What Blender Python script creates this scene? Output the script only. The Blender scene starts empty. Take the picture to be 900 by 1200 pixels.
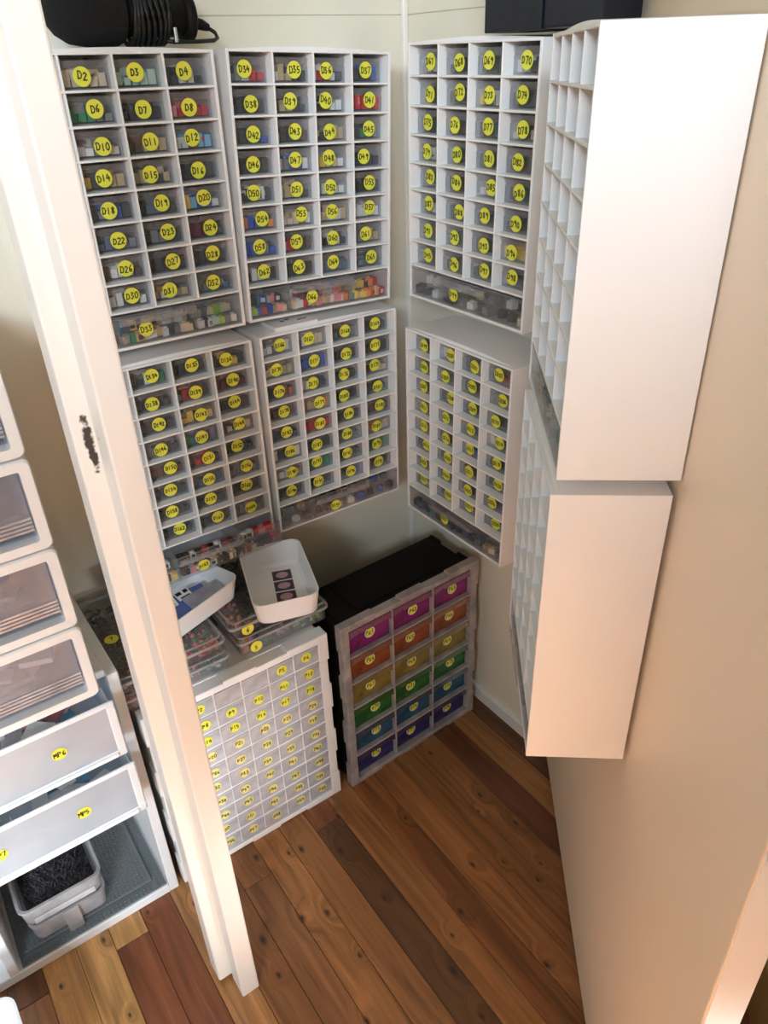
import bpy, math, random
from mathutils import Vector, Matrix
R = math.radians
scene = bpy.context.scene
COL = scene.collection

# ------------------------------------------------------------------ camera
cam_d = bpy.data.cameras.new('camera')
cam = bpy.data.objects.new('camera', cam_d); COL.objects.link(cam)
cam_d.sensor_fit = 'VERTICAL'; cam_d.sensor_height = 36.0
cam_d.lens = 881.52 / 1200 * 36.0
cam_d.clip_start = 0.02
_r = Vector((0.8130, -0.5813, -0.0317)); _u = Vector((0.3233, 0.4050, 0.8552))
_r.normalize(); _f = -_r.cross(_u); _f.normalize(); _u = _r.cross(_f)
M = Matrix((( _r.x, _u.x, -_f.x, -0.9996), (_r.y, _u.y, -_f.y, -1.3285), (_r.z, _u.z, -_f.z, 1.4337), (0, 0, 0, 1)))
cam.matrix_world = M
scene.camera = cam

# ------------------------------------------------------------------ world, lamps, exposure
w = bpy.data.worlds.new('world'); scene.world = w; w.use_nodes = True
bg = w.node_tree.nodes['Background']
bg.inputs[0].default_value = (1.0, 0.90, 0.80, 1); bg.inputs[1].default_value = 0.27

def area(name, loc, target, sx, sy, power, color, spread=180):
    l = bpy.data.lights.new(name, 'AREA'); l.shape = 'RECTANGLE'; l.size = sx; l.size_y = sy
    l.energy = power; l.color = color; l.spread = R(spread)
    o = bpy.data.objects.new(name, l); COL.objects.link(o); o.location = loc
    o.rotation_euler = (Vector(target) - Vector(loc)).to_track_quat('-Z', 'Y').to_euler()
    return o
area('window_daylight', (-2.4, -2.9, 2.1), (-0.4, -0.6, 1.2), 1.2, 0.45, 88, (0.74, 0.87, 1.0))
area('added_shelf_fill', (-1.95, -1.88, 0.60), (-1.42, -0.30, 0.25), 0.5, 0.5, 4.0, (0.86, 0.94, 1.0), 46)  # added cool fill lamp for the shelf, not an actual window
area('added_drawer_unit_fill', (-0.50, -1.93, 0.55), (-0.53, -0.31, 0.26), 0.3, 0.3, 0.95, (0.97, 0.96, 1.0), 27)  # fill added to brighten the white floor unit; there is no glass door
area('added_floor_bounce_lamp', (-1.05, -1.85, 2.7), (-1.10, -1.55, 0.0), 0.3, 0.3, 35, (1.0, 0.96, 0.90), 28)  # added overhead lamp lighting the floor for warm bounce; the roof window is invented
scene.view_settings.view_transform = 'Standard'
scene.view_settings.look = 'None'
scene.view_settings.exposure = 0.2
scene.view_settings.gamma = 1.0
scene.view_settings.use_curve_mapping = False
try:
    scene.cycles.transparent_max_bounces = 32
    scene.cycles.max_bounces = 10
except Exception:
    pass

# ------------------------------------------------------------------ materials
MATS = {}
def srgb(r, g, b):
    f = lambda c: (c / 12.92) if c <= 0.04045 else ((c + 0.055) / 1.055) ** 2.4
    return (f(r / 255), f(g / 255), f(b / 255), 1)

def plain(name, col, rough=0.45, var=0.04, scale=18, bump=0.0, metal=0.0, spec=0.5):
    """opaque material with faint procedural mottling (and bump)"""
    m = bpy.data.materials.new(name); m.use_nodes = True
    n = m.node_tree.nodes; l = m.node_tree.links
    b = n['Principled BSDF']; b.inputs['Roughness'].default_value = rough
    b.inputs['Metallic'].default_value = metal; b.inputs['Specular IOR Level'].default_value = spec
    tc = n.new('ShaderNodeTexCoord'); nz = n.new('ShaderNodeTexNoise')
    nz.inputs['Scale'].default_value = scale; nz.inputs['Detail'].default_value = 3
    l.new(tc.outputs['Object'], nz.inputs['Vector'])
    mx = n.new('ShaderNodeMix'); mx.data_type = 'RGBA'
    lo = tuple(max(0, c * (1 - var)) for c in col[:3]) + (1,); hi = tuple(min(1, c * (1 + var)) for c in col[:3]) + (1,)
    mx.inputs['A'].default_value = lo; mx.inputs['B'].default_value = hi
    l.new(nz.outputs['Fac'], mx.inputs['Factor']); l.new(mx.outputs['Result'], b.inputs['Base Color'])
    if bump:
        bp = n.new('ShaderNodeBump'); bp.inputs['Strength'].default_value = bump; bp.inputs['Distance'].default_value = 0.002
        l.new(nz.outputs['Fac'], bp.inputs['Height']); l.new(bp.outputs['Normal'], b.inputs['Normal'])
    MATS[name] = m
    return m

def clear(name, tint, haze_col, haze, gloss=0.06, rough=0.12, scale=25, hvar=0.3):
    """thin clear plastic: see-through film + scratch haze + gloss"""
    m = bpy.data.materials.new(name); m.use_nodes = True
    n = m.node_tree.nodes; l = m.node_tree.links; n.clear()
    out = n.new('ShaderNodeOutputMaterial')
    t = n.new('ShaderNodeBsdfTransparent'); t.inputs[0].default_value = tuple(tint) + (1,)
    d = n.new('ShaderNodeBsdfDiffuse'); d.inputs[0].default_value = tuple(haze_col) + (1,)
    tr = n.new('ShaderNodeBsdfTranslucent'); tr.inputs[0].default_value = tuple(haze_col) + (1,)
    hz = n.new('ShaderNodeMixShader'); hz.inputs[0].default_value = 0.35
    l.new(d.outputs[0], hz.inputs[1]); l.new(tr.outputs[0], hz.inputs[2])
    g = n.new('ShaderNodeBsdfGlossy'); g.inputs['Roughness'].default_value = rough
    tc = n.new('ShaderNodeTexCoord'); nz = n.new('ShaderNodeTexNoise'); nz.inputs['Scale'].default_value = scale
    l.new(tc.outputs['Object'], nz.inputs['Vector'])
    mr = n.new('ShaderNodeMapRange'); mr.inputs['From Min'].default_value = 0.3; mr.inputs['From Max'].default_value = 0.7
    mr.inputs['To Min'].default_value = haze * (1 - hvar); mr.inputs['To Max'].default_value = haze * (1 + hvar)
    l.new(nz.outputs['Fac'], mr.inputs['Value'])
    a = n.new('ShaderNodeMixShader'); l.new(mr.outputs[0], a.inputs[0]); l.new(t.outputs[0], a.inputs[1]); l.new(hz.outputs[0], a.inputs[2])
    fr = n.new('ShaderNodeLayerWeight'); fr.inputs[0].default_value = 0.35
    ml = n.new('ShaderNodeMath'); ml.operation = 'MULTIPLY_ADD'; ml.inputs[1].default_value = 0.22; ml.inputs[2].default_value = gloss
    l.new(fr.outputs['Fresnel'], ml.inputs[0])
    f = n.new('ShaderNodeMixShader'); l.new(ml.outputs[0], f.inputs[0]); l.new(a.outputs[0], f.inputs[1]); l.new(g.outputs[0], f.inputs[2])
    l.new(f.outputs[0], out.inputs[0])
    MATS[name] = m
    return m

plain('wall_paint', srgb(232, 226, 208), 0.55, 0.02, 6, 0.08)
plain('white_gloss_paint', srgb(238, 234, 224), 0.38, 0.02, 14, 0.10)
plain('door_paint', srgb(241, 224, 200), 0.42, 0.015, 5, 0.03)
plain('white_plastic', srgb(240, 239, 237), 0.35, 0.015, 10)
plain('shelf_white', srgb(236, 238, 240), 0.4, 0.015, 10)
plain('off_white_plastic', srgb(232, 230, 226), 0.4, 0.02, 10)
plain('bin_white', srgb(240, 240, 240), 0.35, 0.015, 10, 0.02)
plain('black_plastic', (0.006, 0.005, 0.005, 1), 0.55, 0.2, 30, spec=0.18)
plain('black_foam', (0.004, 0.004, 0.005, 1), 0.95, 0.5, 220, 0.6)
plain('cord_black', (0.006, 0.006, 0.007, 1), 0.5, 0.2, 60)
plain('navy_case', (0.010, 0.012, 0.020, 1), 0.4, 0.3, 40, 0.1)
plain('metal', (0.6, 0.6, 0.6, 1), 0.3, 0.1, 40, 0, 1.0)
plain('sticker_yellow', (0.78, 0.76, 0.07, 1), 0.5, 0.06, 60)
plain('sticker_pale', (0.80, 0.72, 0.24, 1), 0.4, 0.06, 60)
plain('sticker_white', (0.8, 0.78, 0.7, 1), 0.5, 0.04, 60)
plain('marker_ink', (0.012, 0.011, 0.01, 1), 0.6, 0.2, 60)
plain('paper', srgb(240, 239, 236), 0.6, 0.02, 30)
plain('print_purple', srgb(74, 58, 70), 0.5, 0.2, 120)
plain('print_pink', srgb(196, 150, 160), 0.5, 0.3, 160)
plain('baseplate_grey', srgb(112, 119, 122), 0.4, 0.05, 30)
plain('fur_dark', (0.022, 0.021, 0.023, 1), 0.8, 0.5, 60)
plain('fur_grey', (0.075, 0.072, 0.075, 1), 0.8, 0.4, 60)
plain('cardboard', srgb(120, 95, 50), 0.7, 0.1, 30)
plain('navy_cloth', (0.012, 0.016, 0.04, 1), 0.8, 0.5, 90, 0.3)
plain('lilac_packet', srgb(92, 112, 178), 0.45, 0.1, 40)
BR = dict(dark=(0.045, 0.046, 0.050), black=(0.012, 0.012, 0.013), grey=(0.21, 0.215, 0.225), white=(0.72, 0.72, 0.70),
          cream=(0.66, 0.55, 0.40), tan=(0.50, 0.38, 0.21), brown=(0.10, 0.05, 0.03), red=(0.55, 0.02, 0.03), maroon=(0.13, 0.015, 0.03),
          pink=(0.80, 0.28, 0.30), lilac=(0.55, 0.38, 0.60), orange=(0.80, 0.25, 0.06), yellow=(0.80, 0.55, 0.10), sand=(0.78, 0.60, 0.30),
          blue=(0.03, 0.09, 0.42), lightblue=(0.22, 0.50, 0.68), teal=(0.04, 0.30, 0.34), green=(0.03, 0.25, 0.10),
          lime=(0.35, 0.55, 0.08), mint=(0.45, 0.62, 0.53), slate=(0.11, 0.15, 0.21), purple=(0.10, 0.05, 0.20), rust=(0.35, 0.07, 0.04))
for k, v in BR.items(): plain('brick_' + k, v + (1,), 0.35, 0.05, 80)
clear('drawer_clear', (0.985, 0.985, 0.988), (0.74, 0.73, 0.76), 0.045, 0.012)
clear('lip_clear', (0.96, 0.96, 0.97), (0.76, 0.75, 0.76), 0.18, 0.03)
clear('organiser_clear', (0.975, 0.972, 0.97), (0.78, 0.76, 0.75), 0.07, 0.08)
clear('frosted_drawer', (0.95, 0.95, 0.955), (0.95, 0.94, 0.97), 0.46, 0.07, 0.25)
clear('frosted_shelf_drawer', (0.94, 0.96, 0.98), (0.86, 0.92, 0.98), 0.46, 0.05, 0.2, 8, 0.12)
clear('hazy_tub', (0.88, 0.88, 0.89), (0.78, 0.78, 0.80), 0.45, 0.08, 0.2)
clear('milky_frame', (0.8, 0.77, 0.75), (0.62, 0.57, 0.55), 0.74, 0.06, 0.3)
clear('stack_drawer_clear', (0.93, 0.94, 0.97), (0.60, 0.63, 0.70), 0.24, 0.02, 0.25, 9, 0.4)
for nm, t in dict(magenta=(0.62, 0.05, 0.42), orange=(0.72, 0.20, 0.07), yellow=(0.66, 0.50, 0.13), green=(0.07, 0.38, 0.09), blue=(0.08, 0.26, 0.45), indigo=(0.10, 0.09, 0.38)).items():
    clear('tint_' + nm, tuple(0.30 + 0.6 * c for c in t), tuple(0.72 * c for c in t), 0.55, 0.06, 0.2)

def wood():
    m = bpy.data.materials.new('floor_wood'); m.use_nodes = True
    n = m.node_tree.nodes; l = m.node_tree.links; b = n['Principled BSDF']
    tc = n.new('ShaderNodeTexCoord'); oi = n.new('ShaderNodeObjectInfo')
    ad = n.new('ShaderNodeVectorMath'); ad.operation = 'ADD'
    mu = n.new('ShaderNodeVectorMath'); mu.operation = 'SCALE'; mu.inputs['Scale'].default_value = 7.0
    cb = n.new('ShaderNodeCombineXYZ'); l.new(oi.outputs['Random'], cb.inputs[1]); l.new(oi.outputs['Random'], cb.inputs[2])
    l.new(cb.outputs[0], mu.inputs[0]); l.new(tc.outputs['Object'], ad.inputs[0]); l.new(mu.outputs[0], ad.inputs[1])
    mp = n.new('ShaderNodeMapping'); mp.inputs['Scale'].default_value = (42, 2.6, 1); l.new(ad.outputs[0], mp.inputs[0])
    # knots at their own places on the boards
    knots = [(-.674, -.52, 1), (-.6, -.389, 1), (-.626, -.381, .6), (-.686, -.349, 1), (-.763, -.587, .7), (-.535, -.443, 1), (-.521, -.583, .6), (-.629, -.54, .9), (-.624, -.646, .6),
             (-.676, -.747, .9), (-.494, -.367, .7), (-.207, -.514, .7), (-.333, -.633, .8), (-.377, -.461, .6), (-.192, -.614, .8), (-.221, -.353, .7), (-.238, -.544, .5), (-.278, -.666, .5),
             (-.418, -.694, .8), (-.501, -.771, 1), (-.51, -.859, .8), (-.357, -.865, .9), (-.461, -.72, .6), (-.219, -.715, .5), (-.25, -.737, .6), (-1.094, -.367, .6), (-1.003, -.329, .7), (-1.008, -.49, .5), (-.833, -.365, .6), (-.915, -.326, .6),
             (-.756, -.512, 1.1)]
    sep = n.new('ShaderNodeSeparateXYZ'); l.new(tc.outputs['Object'], sep.inputs[0])
    acc = None; ring = None
    for x, y, s in knots:
        vs = n.new('ShaderNodeVectorMath'); vs.operation = 'SUBTRACT'; vs.inputs[1].default_value = (x, y, 0); l.new(tc.outputs['Object'], vs.inputs[0])
        vm = n.new('ShaderNodeVectorMath'); vm.operation = 'MULTIPLY'; vm.inputs[1].default_value = (1.25 / s, 0.7 / s, 0); l.new(vs.outputs[0], vm.inputs[0])
        vl = n.new('ShaderNodeVectorMath'); vl.operation = 'LENGTH'; l.new(vm.outputs[0], vl.inputs[0])
        if acc is None: acc = vl.outputs['Value']
        else:
            mi = n.new('ShaderNodeMath'); mi.operation = 'MINIMUM'; l.new(acc, mi.inputs[0]); l.new(vl.outputs['Value'], mi.inputs[1]); acc = mi.outputs[0]
    kn = n.new('ShaderNodeMapRange'); kn.inputs['From Min'].default_value = 0.002; kn.inputs['From Max'].default_value = 0.0095
    kn.inputs['To Min'].default_value = .93; kn.inputs['To Max'].default_value = 0; l.new(acc, kn.inputs['Value'])
    halo = n.new('ShaderNodeMapRange'); halo.inputs['From Min'].default_value = 0.0; halo.inputs['From Max'].default_value = 0.04
    halo.inputs['To Min'].default_value = 1.6; halo.inputs['To Max'].default_value = 0; l.new(acc, halo.inputs['Value'])
    dx = n.new('ShaderNodeCombineXYZ'); l.new(halo.outputs[0], dx.inputs[0])
    ad2 = n.new('ShaderNodeVectorMath'); ad2.operation = 'ADD'; l.new(mp.outputs[0], ad2.inputs[0]); l.new(dx.outputs[0], ad2.inputs[1])
    nz = n.new('ShaderNodeTexNoise'); nz.inputs['Scale'].default_value = 1.0; nz.inputs['Detail'].default_value = 5; nz.inputs['Distortion'].default_value = 1.0
    l.new(ad2.outputs[0], nz.inputs['Vector'])
    mp2 = n.new('ShaderNodeMapping'); mp2.inputs['Scale'].default_value = (240, 8, 1); l.new(ad.outputs[0], mp2.inputs[0])
    n2 = n.new('ShaderNodeTexNoise'); n2.inputs['Scale'].default_value = 1.0; n2.inputs['Detail'].default_value = 3; l.new(mp2.outputs[0], n2.inputs['Vector'])
    r1 = n.new('ShaderNodeMapRange'); r1.inputs['From Min'].default_value = 0.3; r1.inputs['From Max'].default_value = 0.7; r1.inputs['To Min'].default_value = 0.56; r1.inputs['To Max'].default_value = 1.30
    l.new(nz.outputs['Fac'], r1.inputs['Value'])
    r2 = n.new('ShaderNodeMapRange'); r2.inputs['From Min'].default_value = 0.3; r2.inputs['From Max'].default_value = 0.7; r2.inputs['To Min'].default_value = 0.88; r2.inputs['To Max'].default_value = 1.1
    l.new(n2.outputs['Fac'], r2.inputs['Value'])
    mm = n.new('ShaderNodeMath'); mm.operation = 'MULTIPLY'; l.new(r1.outputs[0], mm.inputs[0]); l.new(r2.outputs[0], mm.inputs[1])
    sc = n.new('ShaderNodeVectorMath'); sc.operation = 'SCALE'; l.new(oi.outputs['Color'], sc.inputs[0]); l.new(mm.outputs[0], sc.inputs['Scale'])
    mx = n.new('ShaderNodeMix'); mx.data_type = 'RGBA'; mx.inputs['B'].default_value = (0.03, 0.012, 0.006, 1)
    l.new(kn.outputs[0], mx.inputs['Factor']); l.new(sc.outputs[0], mx.inputs['A']); l.new(mx.outputs['Result'], b.inputs['Base Color'])
    b.inputs['Roughness'].default_value = 0.32
    bp = n.new('ShaderNodeBump'); bp.inputs['Strength'].default_value = 0.12; bp.inputs['Distance'].default_value = 0.001
    l.new(nz.outputs['Fac'], bp.inputs['Height']); l.new(bp.outputs[0], b.inputs['Normal'])
    MATS['floor_wood'] = m
wood()

def scuffed():
    """post paint with a torn dark scuff where the paint has come off"""
    m = plain('post_paint', srgb(242, 237, 228), 0.36, 0.02, 16, 0.12)
    n = m.node_tree.nodes; l = m.node_tree.links; b = n['Principled BSDF']
    src = b.inputs['Base Color'].links[0].from_socket
    g = n.new('ShaderNodeNewGeometry')
    mp = n.new('ShaderNodeMapping'); mp.vector_type = 'POINT'; mp.inputs['Location'].default_value = (0.8405 * 100, 0, -1.088 * 15); mp.inputs['Scale'].default_value = (100, 0, 15)
    l.new(g.outputs['Position'], mp.inputs[0])
    ln = n.new('ShaderNodeVectorMath'); ln.operation = 'LENGTH'; l.new(mp.outputs[0], ln.inputs[0])
    nz = n.new('ShaderNodeTexNoise'); nz.inputs['Scale'].default_value = 70; nz.inputs['Detail'].default_value = 4; l.new(g.outputs['Position'], nz.inputs['Vector'])
    s = n.new('ShaderNodeMath'); s.operation = 'MULTIPLY_ADD'; s.inputs[1].default_value = -1.6; l.new(nz.outputs['Fac'], s.inputs[0]); l.new(ln.outputs['Value'], s.inputs[2])
    mr = n.new('ShaderNodeMapRange'); mr.inputs['From Min'].default_value = -0.45; mr.inputs['From Max'].default_value = -0.30; mr.inputs['To Min'].default_value = 1; mr.inputs['To Max'].default_value = 0
    l.new(s.outputs[0], mr.inputs['Value'])
    mx = n.new('ShaderNodeMix'); mx.data_type = 'RGBA'; mx.inputs['B'].default_value = (0.05, 0.04, 0.035, 1)
    l.new(mr.outputs[0], mx.inputs['Factor']); l.new(src, mx.inputs['A']); l.new(mx.outputs['Result'], b.inputs['Base Color'])
scuffed()

# ------------------------------------------------------------------ mesh helpers
class MB:
    def __init__(s): s.v = []; s.f = []; s.m = []; s.smooth = False
    def add(s, vs, fs, m=0):
        o = len(s.v); s.v += [tuple(v) for v in vs]; s.f += [tuple(i + o for i in f) for f in fs]; s.m += [m] * len(fs)
        return s
    def box(s, x0, x1, y0, y1, z0, z1, m=0):
        return s.add([(x0, y0, z0), (x1, y0, z0), (x1, y1, z0), (x0, y1, z0), (x0, y0, z1), (x1, y0, z1), (x1, y1, z1), (x0, y1, z1)],
                     [(0, 3, 2, 1), (4, 5, 6, 7), (0, 1, 5, 4), (1, 2, 6, 5), (2, 3, 7, 6), (3, 0, 4, 7)], m)
    def obox(s, c, size, mat3, m=0):
        hx, hy, hz = [q / 2 for q in size]; c = Vector(c)
        vs = [c + mat3 @ Vector((i * hx, j * hy, k * hz)) for k in (-1, 1) for i, j in ((-1, -1), (1, -1), (1, 1), (-1, 1))]
        return s.add(vs, [(0, 3, 2, 1), (4, 5, 6, 7), (0, 1, 5, 4), (1, 2, 6, 5), (2, 3, 7, 6), (3, 0, 4, 7)], m)
    def loops(s, ls, m=0, cap0=True, cap1=True):
        n = len(ls[0]); o = len(s.v)
        for lp in ls: s.v += [tuple(p) for p in lp]
        for k in range(len(ls) - 1):
            for i in range(n):
                j = (i + 1) % n
                s.f.append((o + k * n + i, o + k * n + j, o + (k + 1) * n + j, o + (k + 1) * n + i)); s.m.append(m)
        if cap0: s.f.append(tuple(o + i for i in reversed(range(n)))); s.m.append(m)
        if cap1: s.f.append(tuple(o + (len(ls) - 1) * n + i for i in range(n))); s.m.append(m)
        return s
    def tube(s, pts, r, seg=8, m=0, close=False):
        pts = [Vector(p) for p in pts]; ls = []; N = len(pts)
        rr = r if isinstance(r, (list, tuple)) else [r] * N
        up = Vector((0, 0, 1))
        for i, p in enumerate(pts):
            a = pts[(i - 1) % N] if (close or i > 0) else p; b = pts[(i + 1) % N] if (close or i < N - 1) else p
            t = (b - a).normalized()
            x = t.cross(up)
            if x.length < 1e-3: x = t.cross(Vector((0, 1, 0)))
            x.normalize(); y = x.cross(t)
            ls.append([p + (x * math.cos(2 * math.pi * k / seg) + y * math.sin(2 * math.pi * k / seg)) * rr[i] for k in range(seg)])
        if close: ls.append(ls[0])
        return s.loops(ls, m, not close, not close)
    def build(s, name, mats, parent=None, bevel=0, seg=1, smooth=False, kind=None):
        me = s.mesh(name, mats, smooth)
        return mobj(name, me, parent, bevel, seg, kind)
    def mesh(s, name, mats, smooth=False):
        me = bpy.data.meshes.new(name); me.from_pydata(s.v, [], s.f)
        for q in ([mats] if isinstance(mats, str) else mats): me.materials.append(MATS[q])
        me.polygons.foreach_set('material_index', s.m)
        if smooth: me.polygons.foreach_set('use_smooth', [True] * len(s.f))
        me.update(); return me

def mobj(name, me, parent=None, bevel=0, seg=1, kind=None):
    o = bpy.data.objects.new(name, me); COL.objects.link(o)
    if parent is not None: o.parent = parent
    if bevel:
        b = o.modifiers.new('bevel', 'BEVEL'); b.width = bevel; b.segments = seg; b.limit_method = 'ANGLE'; b.angle_limit = R(40)
    if kind: o['kind'] = kind
    return o
def tag(o, label, cat, group=None, kind=None):
    o['label'] = label; o['category'] = cat
    if group: o['group'] = group
    if kind: o['kind'] = kind
    return o
def thing(name, label, cat, mat=None, group=None):
    o = bpy.data.objects.new(name, None); COL.objects.link(o); o.empty_display_size = 0.05
    if mat is not None: o.matrix_world = mat
    return tag(o, label, cat, group)
def struct(name, mb, mat, bevel=0, parent=None):
    o = mb.build(name, mat, parent, bevel)
    if parent is None: o['kind'] = 'structure'
    return o

def rr_loop(w, d, r, z, seg=5, cx=0, cy=0):
    """rounded rectangle loop, counter-clockwise"""
    r = min(r, w / 2 - 1e-4, d / 2 - 1e-4); pts = []
    for sx, sy, a0 in ((1, -1, -90), (1, 1, 0), (-1, 1, 90), (-1, -1, 180)):
        for k in range(seg + 1):
            a = R(a0 + 90 * k / seg)
            pts.append((cx + sx * (w / 2 - r) + r * math.cos(a), cy + sy * (d / 2 - r) + r * math.sin(a), z))
    return pts
def tub(mb, w, d, h, r, taper, th, z0=0, lip=0.0, m=0, seg=5):
    """open tub; top outer size w x d"""
    f = 0.006
    L = [rr_loop(w - 2 * taper - 2 * f, d - 2 * taper - 2 * f, r, z0, seg), rr_loop(w - 2 * taper, d - 2 * taper, r, z0 + f, seg)]
    if lip: L += [rr_loop(w - 2 * lip, d - 2 * lip, r, z0 + h - 0.005, seg), rr_loop(w, d, r + lip, z0 + h - 0.005, seg)]
    L += [rr_loop(w, d, r + lip, z0 + h, seg), rr_loop(w - 2 * th - 2 * lip, d - 2 * th - 2 * lip, r, z0 + h, seg),
          rr_loop(w - 2 * taper - 2 * th, d - 2 * taper - 2 * th, r, z0 + f + th, seg), rr_loop(w - 2 * taper - 2 * th - 2 * f, d - 2 * taper - 2 * th - 2 * f, r, z0 + th, seg)]
    mb.loops(L, m)
    return mb

# handwriting ------------------------------------------------------------------
GL = {'D': [[(0, 0), (0, 6)], [(0, 6), (2, 5.6), (3.2, 3.2), (2.2, .6), (-.2, 0)]], 'M': [[(0, 0), (.3, 6), (1.8, 2.5), (3.2, 6), (3.6, 0)]], 'P': [[(0, 0), (.2, 6), (2.6, 5.6), (2.8, 3.8), (.2, 2.8)]],
      'G': [[(3, 5.4), (1.2, 6), (0, 3), (1, 0), (3, .4), (3, 2.8), (1.8, 2.8)]], 'S': [[(3, 5.6), (1, 6), (.3, 4.2), (2.8, 2.4), (2, 0), (0, .5)]],
      '0': [[(1.6, 6), (.1, 4), (.4, .8), (1.8, 0), (3, 2), (2.8, 4.8), (1.6, 6)]], '1': [[(1.5, 6), (1.3, 0)]], '2': [[(0, 4.8), (1.4, 6), (2.8, 4.6), (.1, 0), (3, .2)]],
      '3': [[(.2, 5.6), (2.4, 5.6), (1, 3.3), (2.8, 2), (1.6, 0), (0, .6)]], '4': [[(1.3, 6), (0, 2.4), (3, 2.6)], [(2.2, 4.4), (2, 0)]], '5': [[(2.8, 6), (.6, 5.8), (.4, 3.4), (2.6, 3), (2.4, .6), (0, 0)]],
      '6': [[(2.4, 6), (.5, 3.4), (.5, .6), (2, 0), (2.8, 1.8), (.5, 2.6)]], '7': [[(0, 5.8), (3, 6), (1.2, 0)]], '8': [[(1.6, 3.2), (.3, 4.6), (1.6, 6), (2.8, 4.8), (.2, 1.4), (1.5, 0), (2.8, 1.4), (1.6, 3.2)]],
      '9': [[(2.8, 4.4), (1.2, 6), (.3, 4.2), (2.6, 3.6), (2.8, 5), (2.2, 0)]]}
def write(mb, text, h, cx, cz, y, wd, m, rng, rot=0.0):
    s = h / 6.0; adv = 4.3 * s * (0.93 if len(text) > 3 else 1)
    x = -(len(text) * adv - 1.2 * s) / 2; ca, sa = math.cos(rot), math.sin(rot)
    for ch in text:
        jx = rng.uniform(-.3, .3) * s; jz = rng.uniform(-.7, .7) * s; k = rng.uniform(.88, 1.08)
        for st in GL[ch]:
            P = [(x + jx + px * s * k, -h / 2 + jz + pz * s * k) for px, pz in st]
            P = [(cx + a * ca - b * sa, cz + a * sa + b * ca) for a, b in P]
            for (ax, az), (bx, bz) in zip(P, P[1:]):
                d = Vector((bx - ax, bz - az)); L = d.length or 1e-6; d /= L; nx, nz = -d[1] * wd / 2, d[0] * wd / 2; ex, ez = d[0] * wd * .35, d[1] * wd * .35
                mb.add([(ax - ex + nx, y, az - ez + nz), (ax - ex - nx, y, az - ez - nz), (bx + ex - nx, y, bz + ez - nz), (bx + ex + nx, y, bz + ez + nz)], [(0, 1, 2, 3)], m)
        x += adv
def sticker(text, cx, cz, y, r, parent, seed, h=None, border=False, yellow='sticker_yellow'):
    """round yellow dot with a hand-written number, on a face looking along -y"""
    rng = random.Random(seed); mb = MB(); n = 20
    def disc(rad, yy, m):
        ring = []
        for k in range(n):
            a = 2 * math.pi * k / n; z = rad * math.sin(a)
            ring.append((cx + rad * math.cos(a), cz + z))
        mb.loops([[(a, yy + 0.0004, b) for a, b in ring], [(a, yy, b) for a, b in ring]], m, False, True)
    disc(r, y - 0.0004, 2 if border else 0)
    if border: disc(r * 0.86, y - 0.0007, 0)
    if text: write(mb, text, h or r * (0.74 if len(text) < 4 else 0.60), cx + rng.uniform(-.06, .06) * r, cz + rng.uniform(-.08, .08) * r, y - 0.0010, r * (0.125 if len(text) < 4 else 0.115), 1, rng, rng.uniform(-.12, .12))
    return mb.build('number_sticker', [yellow, 'marker_ink', 'sticker_white'], parent)

# ------------------------------------------------------------------ setting
# floor: boards run along y, 62.5 mm pitch, each board its own piece
fl = MB().box(-2.6, 1.3, -3.4, 0.25, -0.05, -0.016); floor = struct('floor', fl, 'brick_brown')
T, L_, M_, RB, DK, ST = (.30, .155, .062), (.47, .295, .125), (.235, .115, .048), (.20, .078, .037), (.115, .062, .030), (.25, .125, .055)
cols = {}
x0 = -0.7390
seq = {-7: L_, -6: L_, -5: L_, -4: L_, -3: RB, -2: (.38, .215, .09), -1: M_, 0: ST, 1: T, 2: (.28, .145, .06), 3: DK, 4: (.29, .15, .062), 5: (.215, .098, .040), 6: (.27, .135, .055), 7: (.22, .11, .045), 8: (.235, .12, .052), 9: (.13, .052, .026), 10: (.28, .15, .062), 11: (.10, .048, .024)}
rng = random.Random(4)
board_cols = [T, M_, RB, L_, ST, (.22, .10, .04), DK]
for k in range(-29, 32):
    xa = x0 + 0.0625 * k; c = seq.get(k, board_cols[rng.randrange(7)])
    cuts = [0.24, -3.38]
    cc = {}
    if k == -4: cuts = [0.24, -0.363, -3.38]; cc = {1: RB}
    elif k == -7: cuts = [0.24, -0.365, -3.38]; cc = {0: (.15, .07, .03), 1: (.36, .19, .08)}
    elif k == 3: cuts = [0.24, -0.372, -3.38]; cc = {0: (.20, .085, .04)}
    elif k == 0: cuts = [0.24, -0.40, -3.38]; cc = {0: M_}
    else: cuts = [0.24, -rng.uniform(1.0, 1.9), -3.38]; cc = {1: board_cols[rng.randrange(7)]}
    for i in range(len(cuts) - 1):
        dz = rng.uniform(-0.0004, 0.0004)
        o = MB().box(xa + .0004, xa + .0621, cuts[i + 1] + .0005, cuts[i] - .0005, -0.016, dz).build('floor_board', 'floor_wood', floor, 0.0009)
        o.color = tuple(q * g for q, g in zip(cc.get(i, c), (1.20, .99, .80))) + (1,)

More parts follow.
